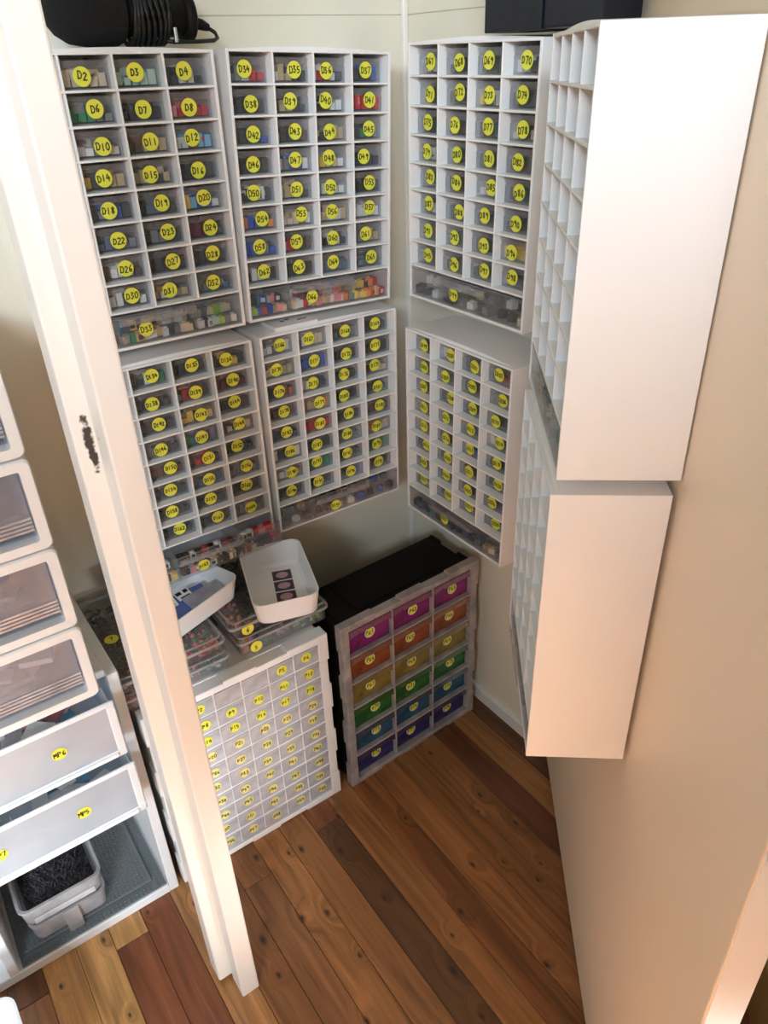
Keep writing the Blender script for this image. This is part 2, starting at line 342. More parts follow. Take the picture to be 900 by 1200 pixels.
GZ = 1.4985  # joint between wall sheets
wb = MB().box(-2.6, 0.0, 0.0, 0.08, 0, GZ - 0.0012).box(-2.6, 0.0, 0.0, 0.08, GZ + 0.0012, 2.35).box(-2.6, 0.0, 0.003, 0.08, GZ - 0.002, GZ + 0.002); struct('wall_back', wb, 'wall_paint')
wr = MB().box(0.0, 0.08, -0.50, 0.08, 0, GZ - 0.0012).box(0.0, 0.08, -0.50, 0.08, GZ + 0.0012, 2.35).box(0.003, 0.08, -0.50, 0.08, GZ - 0.002, GZ + 0.002); struct('wall_right', wr, 'wall_paint')
struct('trim_1', MB().box(-0.011, 0, -0.011, 0, 0, 2.35), 'white_gloss_paint', 0.002)           # bead in the corner
struct('trim_2', MB().box(-0.004, 0.08, -0.522, -0.500, 0, 2.1), 'white_gloss_paint', 0.003)    # jamb the door hangs on
struct('baseboard_right', MB().box(-0.012, 0, -0.50, -0.011, 0, 0.036).box(-0.008, 0, -0.50, -0.011, 0.036, 0.042), 'white_gloss_paint', 0.0015)
struct('baseboard_back', MB().box(-0.86, -0.011, -0.012, 0, 0, 0.036).box(-0.86, -0.011, -0.008, 0, 0.036, 0.042), 'white_gloss_paint', 0.0015)
struct('added_light_screen', MB().box(-1.86, -0.70, -2.05, -1.97, 0, 1.70), 'wall_paint', .003)  # unseen screen added to block key light from the lower post and cabinets
struct('ceiling', MB().box(-2.6, 0.08, -0.55, 0.08, 2.35, 2.4), 'wall_paint')
# post of the cupboard front: three strips of painted timber
po = bpy.data.objects.new('trim_3', None); COL.objects.link(po); po.location = (-0.82, -0.55, 0); po['kind'] = 'structure'
def strip(name, *b):
    m = MB().box(*b); o = m.build(name, 'post_paint', None, 0.003, 2); o.parent = po; o.matrix_parent_inverse = Matrix.Translation((0.82, 0.55, 0)); return o
strip('front_strip', -0.833, -0.800, -0.584, -0.540, 0, 2.35)
strip('stop_strip', -0.8565, -0.812, -0.540, -0.50, 0.012, 2.35)
strip('backing_strip', -0.812, -0.792, -0.545, -0.49, 0.008, 2.35)

# open door, hinged at the end of the right wall; cabinets are screwed to it
PH = R(50.528); U3 = Vector((math.cos(PH), math.sin(PH), 0)); N3 = Vector((math.sin(PH), -math.cos(PH), 0))
DB = Vector((-0.45, -0.8537, 0)) + N3 * 0.1315
dm = Matrix(((U3.x, N3.x, 0, DB.x), (U3.y, N3.y, 0, DB.y), (0, 0, 1, 0), (0, 0, 0, 1)))
door = bpy.data.objects.new('door_1', None); COL.objects.link(door); door.matrix_world = dm; door['kind'] = 'structure'
MB().box(-0.334, 0.535, 0, 0.035, 0.012, 2.02).build('door_leaf', 'door_paint', door, 0.0022, 2)
MB().box(-0.3352, -0.3340, 0.0015, 0.0345, 0.012, 2.02).build('daylit_edge_strip', 'shelf_white', door, 0.0005)  # whitened strip: daylight on the door edge put into its colour
for hz in (0.25, 1.75):
    MB().tube([(0.538, -0.004, hz - .04), (0.538, -0.004, hz + .04)], 0.005, 10).build('hinge', 'metal', door, smooth=False)

# ------------------------------------------------------------------ drawer cabinets (4 x 8 small drawers over one wide one)
CW, CH, CD = 0.3025, 0.4102, 0.1295
ROWS = [0.0035 + 0.0434 * k for k in range(9)]           # shelf tops, measured down
CELL = (CW - 0.010) / 4
def body_mesh():
    mb = MB(); t = 0.005
    mb.box(0, t, 0, CD, -CH, 0).box(CW - t, CW, 0, CD, -CH, 0).box(t, CW - t, 0.0006, CD, -0.004, 0.0).box(t, CW - t, 0.0006, CD, -CH, -CH + 0.0045)
    mb.box(t, CW - t, CD - 0.003, CD, -CH + .0045, -.004)
    # slightly bowed top sheet
    n = 12; vs = []; fs = []
    for i in range(n + 1):
        x = 0.003 + (CW - 0.006) * i / n; z = 0.0048 * math.sin(math.pi * i / n)
        vs += [(x, 0.006, -0.0005), (x, 0.009, z), (x, CD, z), (x, CD, -0.0005)]
    for i in range(n):
        a = 4 * i; fs += [(a, a + 4, a + 5, a + 1), (a + 1, a + 5, a + 6, a + 2), (a + 2, a + 6, a + 7, a + 3)]
    mb.add(vs, fs)
    for k in range(1, 4): mb.box(t + CELL * k - .0016, t + CELL * k + .0016, 0.0005, CD - .003, -ROWS[8], -.004)
    for k in range(1, 9): mb.box(t, CW - t, 0.0, CD - .003, -ROWS[k] - .0016, -ROWS[k] + .0016)
    return mb.mesh('body', 'white_plastic')
BODY = body_mesh()
DW, DH, DD = CELL - 0.0075, 0.0355, 0.100
def small_drawer_mesh():
    mb = MB(); t = 0.0013
    mb.box(0, DW, 0, t, 0, DH)                                   # front
    mb.box(0, t, t, DD, 0, DH).box(DW - t, DW, t, DD, 0, DH).box(t, DW - t, DD - t, DD, 0, DH).box(t, DW - t, t, DD - t, 0, t)
    # rolled lip along the top of the front
    mb.add([(0, -0.0002, DH - .0105), (DW, -0.0002, DH - .0105), (DW, -0.004, DH - .001), (0, -0.004, DH - .001), (0, -0.0002, DH - .0002), (DW, -.0002, DH - .0002), (DW, -0.0025, DH - .0005), (0, -.0025, DH - .0005)],
           [(0, 1, 2, 3), (3, 2, 6, 7), (7, 6, 5, 4)], 1)
    mb.box(0, .0018, -.0012, 0, 0, DH - .011, 1).box(DW - .0018, DW, -.0012, 0, 0, DH - .011, 1).box(.0018, DW - .0018, -.0008, 0, 0, .0016, 1)
    return mb.mesh('drawer', ['drawer_clear', 'lip_clear'])
SDR = small_drawer_mesh()
WW, WH, WD = CW - 0.012, CH - ROWS[8] - 0.0075, 0.112
def wide_drawer_mesh():
    mb = MB(); t = 0.0014; h = WH
    mb.box(0, WW, 0, t, 0, h * .93).box(0, t, t, WD, 0, h * .95).box(WW - t, WW, t, WD, 0, h * .95).box(t, WW - t, WD - t, WD, 0, h * .95).box(t, WW - t, t, WD - t, 0, t)
    for q in (.27, .72): mb.box(WW * q - .0006, WW * q + .0006, t, WD - t, t, h * .9, 1)
    mb.box(WW * .27, WW * .72, -.008, 0, h * .66, h * .68, 1).box(WW * .27, WW * .72, -.009, -.0078, h * .66, h * .9, 1)   # hood handle
    mb.box(0, WW, -.0006, 0, h * .90, h * .93, 1)
    return mb.mesh('wide_drawer', ['drawer_clear', 'lip_clear'])
WDR = wide_drawer_mesh()
PAL = list(BR)
def pieces(W, D, H, cols, rng, n, smin=.008, smax=.024):
    """loose small bricks heaped in a drawer"""
    mb = MB(); used = []
    front = 5; slot = W / front; off = rng.randrange(front)
    for i in range(front):
        c = cols[(i + off) * len(cols) // front % len(cols)]
        if c not in used: used.append(c)
        sx, sy, sz = slot * rng.uniform(.72, .96), rng.uniform(.010, .018), rng.uniform(.009, max(.011, min(.022, H - .006)))
        mb.obox((slot * (i + .5), sy / 2 + rng.uniform(.001, .005), .0012 + sz / 2), (sx, sy, sz), Matrix.Rotation(rng.uniform(-.06, .06), 3, 'Z'), used.index(c))
    for i in range(n):
        c = cols[rng.randrange(len(cols))] if i >= len(cols) else cols[i]
        if c not in used: used.append(c)
        sx, sy, sz = rng.uniform(smin, smax), rng.uniform(smin, smax), rng.uniform(.006, .013)
        lift = rng.uniform(0, 1); tl_ = .08 + .22 * lift
        m3 = (Matrix.Rotation(rng.uniform(0, 3.14), 3, 'Z') @ Matrix.Rotation(rng.uniform(-tl_, tl_), 3, 'X'))
        rad = math.hypot(sx, sy) * .5
        x = rng.uniform(rad, max(rad + 1e-4, W - rad)); y = rad + (max(rad + 1e-4, D - rad) - rad) * rng.random() ** 1.5; z = .0078 + lift * max(.002, H - .0165)
        mb.obox((x, y, z), (sx, sy, sz), m3, used.index(c))
    return mb, ['brick_' + c for c in used]
CON = dict(
 D1='grey', D2='cream cream sand', D3='mint', D4='black dark white cream', D5='dark', D6='green grey', D7='dark black', D8='red red pink', D9='grey', D10='white grey cream', D11='tan brown tan', D12='lightblue white red', D13='dark',
 D14='dark tan yellow', D15='tan cream dark', D16='dark', D17='dark', D18='blue dark grey', D19='dark slate', D20='blue white yellow lightblue', D21='dark', D22='slate grey', D23='dark grey', D24='maroon dark', D25='dark', D26='white brown white', D27='black dark', D28='dark',
 D29='dark', D30='white dark', D31='tan white', D32='slate grey',
 D34='red grey white', D35='tan black white', D36='red white dark white', D37='black blue white dark', D38='dark', D39='dark tan', D40='black white grey', D41='red red', D42='dark blue', D43='dark brown tan', D44='dark tan', D45='green grey dark', D46='dark', D47='blue white grey', D48='yellow sand white',
 D49='dark', D50='dark white', D51='tan dark white', D52='white', D53='black dark', D54='orange blue grey', D55='white cream tan', D56='tan white', D57='white', D58='blue grey', D59='red brown tan', D60='black white', D61='tan grey', D62='white black', D63='black dark', D64='slate', D65='slate grey',
 D67='white grey', D68='black dark', D69='dark', D70='dark white', D73='white yellow blue', D77='dark slate', D78='cream dark', D85='white', D91='grey', D92='grey purple', D94='yellow sand', D98='brown tan slate',
 D134='green dark white', D135='dark', D136='dark yellow', D138='dark', D139='red dark grey', D140='maroon', D142='dark', D143='sand yellow dark', D144='dark', D146='grey dark', D147='blue slate green', D148='white cream brown', D150='brown', D151='red dark', D152='dark', D154='dark', D155='slate', D156='grey', D158='dark', D159='dark', D160='dark', D162='dark', D163='dark', D164='grey cream',
 D166='white grey white', D167='white cream dark', D168='dark grey', D169='dark black', D170='tan cream', D171='blue', D172='brown black', D173='dark brown', D174='dark rust', D175='white dark', D176='black dark', D177='cream brown', D178='brown dark', D179='tan orange', D180='black', D181='dark', D182='dark', D183='red', D184='dark', D185='brown', D186='dark white', D187='dark', D188='slate', D189='cream orange', D190='white tan', D191='green', D192='dark', D193='green', D194='dark', D195='dark', D196='blue dark', D197='black',
 D199='black', D200='grey white', D201='dark white', D202='dark rust', D210='black dark', D213='slate', D214='white dark', D217='blue', D218='black')
CNAME = {}
def cabinet(name_label, mat, first, letters, pull=0.0, contents=True, seed=0, wname=None, shy=False):
    t = thing('drawer_cabinet', name_label, 'cabinet', mat)
    mobj('body', BODY, t, 0.0008)
    rng = random.Random(seed); num = first
    for r in range(8):
        for c in range(4):
            txt = 'D%d' % num
            zf = -ROWS[r + 1] + .0018; x = .005 + CELL * c + .0036 + rng.uniform(-.0012, .0012); y = 0.0165 + rng.uniform(-.0015, .006)
            d = mobj('drawer', SDR, t); d.location = (x, y, zf)
            d.rotation_euler[2] = rng.uniform(-.02, .02)
            sticker(txt, DW / 2 + rng.uniform(-.007, .007), DH * .5 + rng.uniform(-.003, .002), -0.0040, 0.0124, d, num)
            if contents:
                spec = CON.get(txt, ['dark', 'dark', 'grey dark', 'dark slate', 'dark white', 'brown dark', 'grey'][rng.randrange(7)]).split()
                mb, ms = pieces(DW - .004, DD - .004, .028, spec, rng, 13 if len(set(spec)) > 1 else 15, .010, .026)
                o = mb.build('drawer_pieces', ms)
                o.matrix_world = mat @ Matrix.Translation((x + .002, y + .002, zf + .0022)) @ Matrix.Rotation(d.rotation_euler[2], 4, 'Z')
                cn = []
                for q in spec:
                    q = {'dark': 'dark grey', 'lightblue': 'light blue', 'mint': 'pale mint', 'slate': 'slate blue'}.get(q, q)
                    if q not in cn: cn.append(q)
                tag(o, '%s loose toy bricks inside the small drawer marked %s' % (' and '.join(cn), txt), 'toy bricks', None, 'stuff')
            num += 1
    d = mobj('wide_drawer', WDR, t); d.location = (.006, 0.0012 - pull, -CH + .0058)
    sticker('D%d' % num, WW * .42, WH * .42, -0.0095 if pull else -.0005, 0.0118, d, num)
    return t, d
def Lmat(xr, z, roll):
    a = R(roll); return Matrix.Translation((xr - CW * math.cos(a), -0.1301, z + CW * math.sin(a))) @ Matrix.Rotation(a, 4, 'Y')
def Mmat(y, z, roll): return Matrix.Translation((-0.1301, y, z)) @ Matrix.Rotation(R(-90), 4, 'Z') @ Matrix.Rotation(R(roll), 4, 'Y')
def Dmat(bx, by, z, roll):
    a = R(roll); p = Vector((bx, by, z)) + U3 * CW * math.cos(a) - Vector((0, 0, CW * math.sin(a)))
    return Matrix.Translation(p) @ Matrix.Rotation(PH + math.pi, 4, 'Z') @ Matrix.Rotation(-a, 4, 'Y')
mA, mB, mE, mF = Lmat(-.4503, 1.4514, .53), Lmat(-.1282, 1.4412, 2.16), Lmat(-.4478, 1.0131, .15), Lmat(-.1296, 1.0093, .61)
mC, mG = Mmat(-.1787, 1.4528, .50), Mmat(-.1593, .9766, .31)
mD, mH = Dmat(-.45, -.8537, 1.4531, .53), Dmat(-.4529, -.8515, 1.0227, .11)
cabA, dA = cabinet('white drawer cabinet on the back wall, drawers D2 to D33, beneath the black microphone', mA, 1, 'A', seed=1)
cabB, dB = cabinet('slightly crooked white drawer cabinet on the back wall, drawers D34 to D66', mB, 34, 'B', seed=2)
cabC, dC = cabinet('white drawer cabinet on the right wall under the navy case, drawers D67 to D99', mC, 67, 'C', seed=3)
cabE, dE = cabinet('white drawer cabinet, wide bottom drawer D165 pulled out above the white bins', mE, 133, 'E', pull=.04, seed=4)
cabF, dF = cabinet('white drawer cabinet, drawers D166 to D198, a thin printed box on its top', mF, 166, 'F', pull=.004, seed=5)
cabG, dG = cabinet('white drawer cabinet low on the right wall above the rainbow drawer unit', mG, 199, 'G', seed=6)
cabD, dD = cabinet('upper of the two drawer cabinets on the open door, its white side bluish with daylight', mD, 100, 'D', contents=False, seed=7)
cabH, dH = cabinet('lower of the two drawer cabinets on the open door, hung near its bottom', mH, 232, 'H', contents=False, seed=8)

# bricks lying in the wide bottom drawers: each brick is a thing
def brick_mesh(c, s):
    mb = MB(); mb.box(-s / 2, s / 2, -s / 2, s / 2, 0, s * .95)
    n = 8; ring = lambda z: [(s * .3 * math.cos(2 * math.pi * k / n), s * .3 * math.sin(2 * math.pi * k / n), z) for k in range(n)]
    mb.loops([ring(s * .95), ring(s * 1.12)], 0, False, True)
    if c[1]: mb.add([(-s * .3, -s / 2 - .0003, s * .2), (s * .3, -s / 2 - .0003, s * .2), (s * .3, -s / 2 - .0003, s * .75), (-s * .3, -s / 2 - .0003, s * .75)], [(0, 1, 2, 3)], 1)
    return mb.mesh('toy_brick', ['brick_' + c[0], 'brick_' + (c[1] or c[0])])
BM = {}
def heap(mat, pull, spec, where, group, seed, layers=2, fill=1.0):
    rng = random.Random(seed); base = mat @ Matrix.Translation((.006, 0.0012 - pull, -CH + .0058))
    n = len(spec); xs = 0.010; per = (n + layers - 1) // layers
    step = (WW - .020) / max(1, per - 1) * fill; seen = {}
    ords = 'first second third fourth fifth sixth seventh eighth ninth tenth eleventh twelfth'.split()
    for i, c in enumerate(spec):
        c = tuple(c.split('/')) if '/' in c else (c, None)
        s = rng.uniform(.012, .0150)
        key = (c, round(s, 3))
        if key not in BM: BM[key] = brick_mesh(c, round(s, 3))
        o = mobj('toy_brick', BM[key])
        lay = i % layers
        x = xs + (i // layers) * step + rng.uniform(-.002, .002)
        x = min(max(x, .010), WW - .010)
        for q in (.27, .72):
            if abs(x - WW * q) < .0105: x = WW * q + (.0108 if x > WW * q else -.0108)
        y = .0125 + lay * .024 + rng.uniform(0, .003); z = .0018 + (lay * .013 if lay else rng.uniform(0, .002))
        o.matrix_world = base @ Matrix.Translation((x, y, z)) @ Matrix.Rotation(rng.uniform(-.4, .4), 4, 'Z') @ Matrix.Rotation(rng.uniform(-.06, .06), 4, 'X')
        nm = {'dark': 'dark grey', 'lightblue': 'light blue'}.get(c[0], c[0]) + (' printed' if c[1] else '')
        k = (nm, lay); seen[k] = seen.get(k, 0) + 1
        row = '' if layers == 1 else (' front row,' if lay == 0 else ' rear row,')
        tag(o, '%s %s toy brick from the left,%s %s' % (ords[seen[k] - 1], nm, row, where), 'toy brick', '%s bricks %s' % (nm, group))
heap(mB, 0, 'lime teal blue dark rust teal blue blue/white tan cream pink pink cream dark/white sand mint white pink white white/red red maroon rust/white brown tan brown/black pink pink tan dark tan pink white cream pink lilac white pink orange orange yellow yellow teal grey sand cream yellow sand orange yellow orange/red dark sand/orange orange red/white red'.split(), 'wide drawer D66', 'in the wide drawer D66', 11)
heap(mA, 0, 'white lilac lilac yellow/brown pink maroon pink purple white lilac dark brown grey dark tan teal green slate tan/brown yellow/brown cream brown white sand tan yellow/brown white cream dark white grey cream cream white sand tan white cream dark cream white/grey grey mint cream lime lime grey cream white cream'.split(), 'wide drawer D33', 'in the wide drawer D33', 12)
heap(mE, .04, 'brown brown tan brown teal yellow dark yellow sand white/black yellow dark black dark teal brown dark/white white/black brown brown white/black rust brown black black white/black brown rust dark brown rust white/black brown white/black brown white/brown dark red dark pink grey red'.split(), 'open wide drawer D165', 'in the open wide drawer D165', 13)
heap(mE, .04, 'tan brown tan dark cream brown pink cream brown tan sand cream rust tan cream brown red red'.split(), 'low along the front of open drawer D165', 'low in the open wide drawer D165', 14, 1)
heap(mC, 0, 'dark white dark white white dark dark grey dark grey grey dark white tan dark dark grey dark dark white dark dark cream tan'.split(), 'wide drawer D99', 'in the wide drawer D99', 15)
heap(mF, .004, 'grey brown white grey brown tan brown maroon brown dark white brown white dark blue slate black slate blue blue dark slate'.split(), 'wide drawer D198', 'in the wide drawer D198', 16)
heap(mG, 0, 'dark slate dark teal dark dark dark dark slate dark slate tan cream slate'.split(), 'wide drawer D231', 'in the wide drawer D231', 17, 1)
heap(mD, 0, 'cream white teal grey cream white green grey white'.split(), 'wide drawer of upper door cabinet', 'in the upper door cabinet', 18, 1)
heap(mH, 0, 'dark slate grey dark slate grey dark'.split(), 'wide drawer of lower door cabinet', 'in the lower door cabinet', 19, 1)

# ------------------------------------------------------------------ floor units: 60 white drawers / 18 rainbow drawers
FW, FH = 0.38, 0.4656
def frame(mb, depth, b, top):
    """front frame with stepped outer edge, local x 0..FW, y 0..depth, z 0..FH"""
    n = 7
    for side in (0, 1):
        for k in range(n):
            z0, z1 = FH * k / n, FH * (k + 1) / n; o = 0.0035 if k % 2 else 0.0
            if side == 0: mb.box(o, b, 0.0 if not k % 2 else .001, depth, z0, z1)
            else: mb.box(FW - b, FW - o, 0.0 if not k % 2 else .001, depth, z0, z1)
    for k in range(5):
        x0_, x1_ = b + (FW - 2 * b) * k / 5, b + (FW - 2 * b) * (k + 1) / 5; o = 0.0035 if k % 2 else 0
        mb.box(x0_, x1_, 0, depth, FH - top, FH - o).box(x0_, x1_, 0, depth, o, top * .9)
def grid(mb, nc, nr, b, zb, zt, depth, t):
    cw = (FW - 2 * b) / nc; rh = (zt - zb) / nr
    for k in range(1, nc): mb.box(b + cw * k - t / 2, b + cw * k + t / 2, .002, depth, zb, zt)
    for k in range(1, nr): mb.box(b, FW - b, .001, depth, zb + rh * k - t / 2, zb + rh * k + t / 2)
    return cw, rh
wyaw = R(-.1)
mW = Matrix.Translation((-.4498, -.3137, 0)) @ Matrix.Rotation(wyaw, 4, 'Z') @ Matrix.Translation((-FW, 0, 0))
W = thing('drawer_unit', 'white floor-standing unit of sixty frosted small drawers behind the post', 'drawer unit', mW)
mb = MB(); frame(mb, .03, .022, .018); cw, rh = grid(mb, 6, 10, .022, .018, FH - .018, .03, .0022); mb.build('front_frame', 'white_plastic', W, .0012)
mb = MB().box(.006, .010, .03, .16, .004, FH - .006).box(FW - .010, FW - .006, .03, .16, .004, FH - .006).box(.01, FW - .01, .028, .16, FH - .007, FH - .002).box(.01, FW - .01, .03, .16, .004, .008).box(.01, FW - .01, .157, .16, .008, FH - .01)
for k in range(4): mb.box(.045 + .095 * k, .0475 + .095 * k, .03, .16, FH - .003, FH - .0008)
mb.build('body', 'off_white_plastic', W, .001)
def front_drawer(w, h, d, lip):
    mb = MB(); t = .0014
    mb.box(0, w, 0, t, 0, h).box(0, t, t, d, 0, h * .9).box(w - t, w, t, d, 0, h * .9).box(t, w - t, t, d, 0, t).box(t, w - t, d - t, d, 0, h * .9)
    if lip: mb.box(0, w, -.003, 0, h - .004, h)
    return mb
FDM = front_drawer(cw - .003, rh - .004, .11, 1).mesh('drawer', 'frosted_drawer')
rng = random.Random(9); cnt = 1
WC = {2: 'tan', 3: 'lightblue', 4: 'green', 5: 'grey'}
for r in range(10):
    for c in range(6):
        zf = FH - .018 - rh * (r + 1) + .0018; x = .022 + cw * c + .0015
        d = mobj('drawer', FDM, W); d.location = (x, .0035, zf)
        if not (r == 0 and c in (2, 3)): sticker('P%d' % cnt, (cw - .003) * (.52 + rng.uniform(-.06, .08)), (rh - .004) * .5 + rng.uniform(-.003, .002), -.0001, .0112, d, 500 + cnt, yellow='sticker_yellow' if r < 3 else 'sticker_pale')
        spec = (['tan'] if (r, c) == (0, 2) else ['lightblue', 'slate'] if (r, c) == (0, 3) else ['green', 'grey'] if (r, c) in ((0, 4), (0, 1)) else [['dark', 'white'], ['white', 'grey'], ['cream', 'white'], ['white', 'cream']][rng.randrange(4)] if r < 5 else ['white', 'white', 'grey'][rng.randrange(1, 3):])
        mbp, ms = pieces(cw - .009, .10, .02, spec, rng, 6, .008, .02)
        o = mbp.build('drawer_pieces', ms); o.matrix_world = mW @ Matrix.Translation((x + .003, .0065, zf + .002))
        cn = []
        for q in spec:
            q = {'dark': 'dark grey', 'lightblue': 'light blue'}.get(q, q)
            if q not in cn: cn.append(q)
        tag(o, '%s small pieces in %s of the white floor unit' % (' and '.join(cn), ('the drawer marked P%d' % cnt) if not (r == 0 and c in (2, 3)) else ('the unmarked %s drawer on the top row' % ('tan' if c == 2 else 'pale blue'))), 'toy bricks', None, 'stuff')
        cnt += 1
mR = Matrix.Translation((-.0455, -.3079, 0)) @ Matrix.Rotation(R(2.42), 4, 'Z') @ Matrix.Translation((-FW, 0, 0))
RU = thing('drawer_unit', 'black floor-standing unit with eighteen rainbow-coloured drawers in the corner', 'drawer unit', mR)
mb = MB(); frame(mb, .022, .020, .016); rc, rr_ = grid(mb, 3, 6, .020, .016, FH - .016, .022, .0042); mb.build('front_frame', 'milky_frame', RU, .0015)
mb = MB(); n = 7
mb.box(.014, .018, .023, .155, .006, FH - .008).box(FW - .018, FW - .014, .023, .155, .006, FH - .008).box(.018, FW - .018, .023, .155, FH - .012, FH - .008).box(.018, FW - .018, .023, .155, .006, .010).box(.018, FW - .018, .151, .155, .010, FH - .012)
for k in range(n):
    if k % 2 == 0:
        for s in (0, 1): mb.box(.006 if s == 0 else FW - .014, .014 if s == 0 else FW - .006, .023, .06, FH * k / n + .006, FH * (k + 1) / n - .006).box(.006 if s == 0 else FW - .014, .014 if s == 0 else FW - .006, .12, .155, FH * k / n + .006, FH * (k + 1) / n - .006)
mb.box(.02, .09, .1555, .158, .02, FH - .012).box(FW - .09, FW - .02, .1555, .158, .02, FH - .012).box(.07, FW - .07, .04, .15, FH - .008, FH - .005)
mb.build('body', 'black_plastic', RU, .0015)
def rain_mesh(tint):
    mb = MB(); w, h, d = rc - .006, rr_ - .007, .115; t = .0016
    mb.box(0, w, .010, .010 + t, 0, h - .014).box(0, t, .0116, d, 0, h * .88).box(w - t, w, .0116, d, 0, h * .88).box(t, w - t, .0116, d, 0, t).box(t, w - t, d - t, d, 0, h * .88)
    # hooded pull along the top, drooping at its ends
    n = 10; vs = []; fs = []
    for i in range(n + 1):
        x = w * i / n; e = min(i, n - i) / n; dr = .004 if e > .08 else .0
        vs += [(x, .010, h), (x, .0015, h - .002), (x, .0, h - .019 + dr), (x, .002, h - .019 + dr), (x, .0035, h - .004), (x, .0116, h - .003)]
    for i in range(n):
        a = 6 * i
        for q in range(6): fs.append((a + q, a + 6 + q, a + 6 + (q + 1) % 6, a + (q + 1) % 6))
    mb.add(vs, fs); mb.add([vs[i] for i in range(6)], [(5, 4, 3, 2, 1, 0)]); mb.add([vs[6 * n + i] for i in range(6)], [(0, 1, 2, 3, 4, 5)])
    return mb.mesh('drawer', 'tint_' + tint)
tints = ['magenta', 'orange', 'yellow', 'green', 'blue', 'indigo']
inside = dict(magenta=['pink', 'purple', 'maroon'], orange=['rust', 'brown'], yellow=['brown', 'sand', 'dark'], green=['green', 'dark'], blue=['dark', 'slate'], indigo=['purple', 'black', 'grey'])
rng = random.Random(5); cnt = 61
for r, tn in enumerate(tints):
    me = rain_mesh(tn)
    for c in range(3):
        x = .020 + rc * c + .003; zf = FH - .016 - rr_ * (r + 1) + .003
        d = mobj('drawer', me, RU); d.location = (x, .003, zf); d['label'] = 'translucent %s drawer' % tn
        sticker('P%d' % cnt, (rc - .006) * (.50 + rng.uniform(-.06, .08)), (rr_ - .007) * .47, .0098, .0132, d, 700 + cnt, border=True)
        mbp, ms = pieces(rc - .014, .09, .034, inside[tn], rng, 14, .012, .03)
        o = mbp.build('drawer_pieces', ms); o.matrix_world = mR @ Matrix.Translation((x + .004, .018, zf + .0025))
        tag(o, 'loose pieces in the %s drawer marked P%d of the rainbow unit' % (tn, cnt), 'toy bricks', None, 'stuff')
        cnt += 1

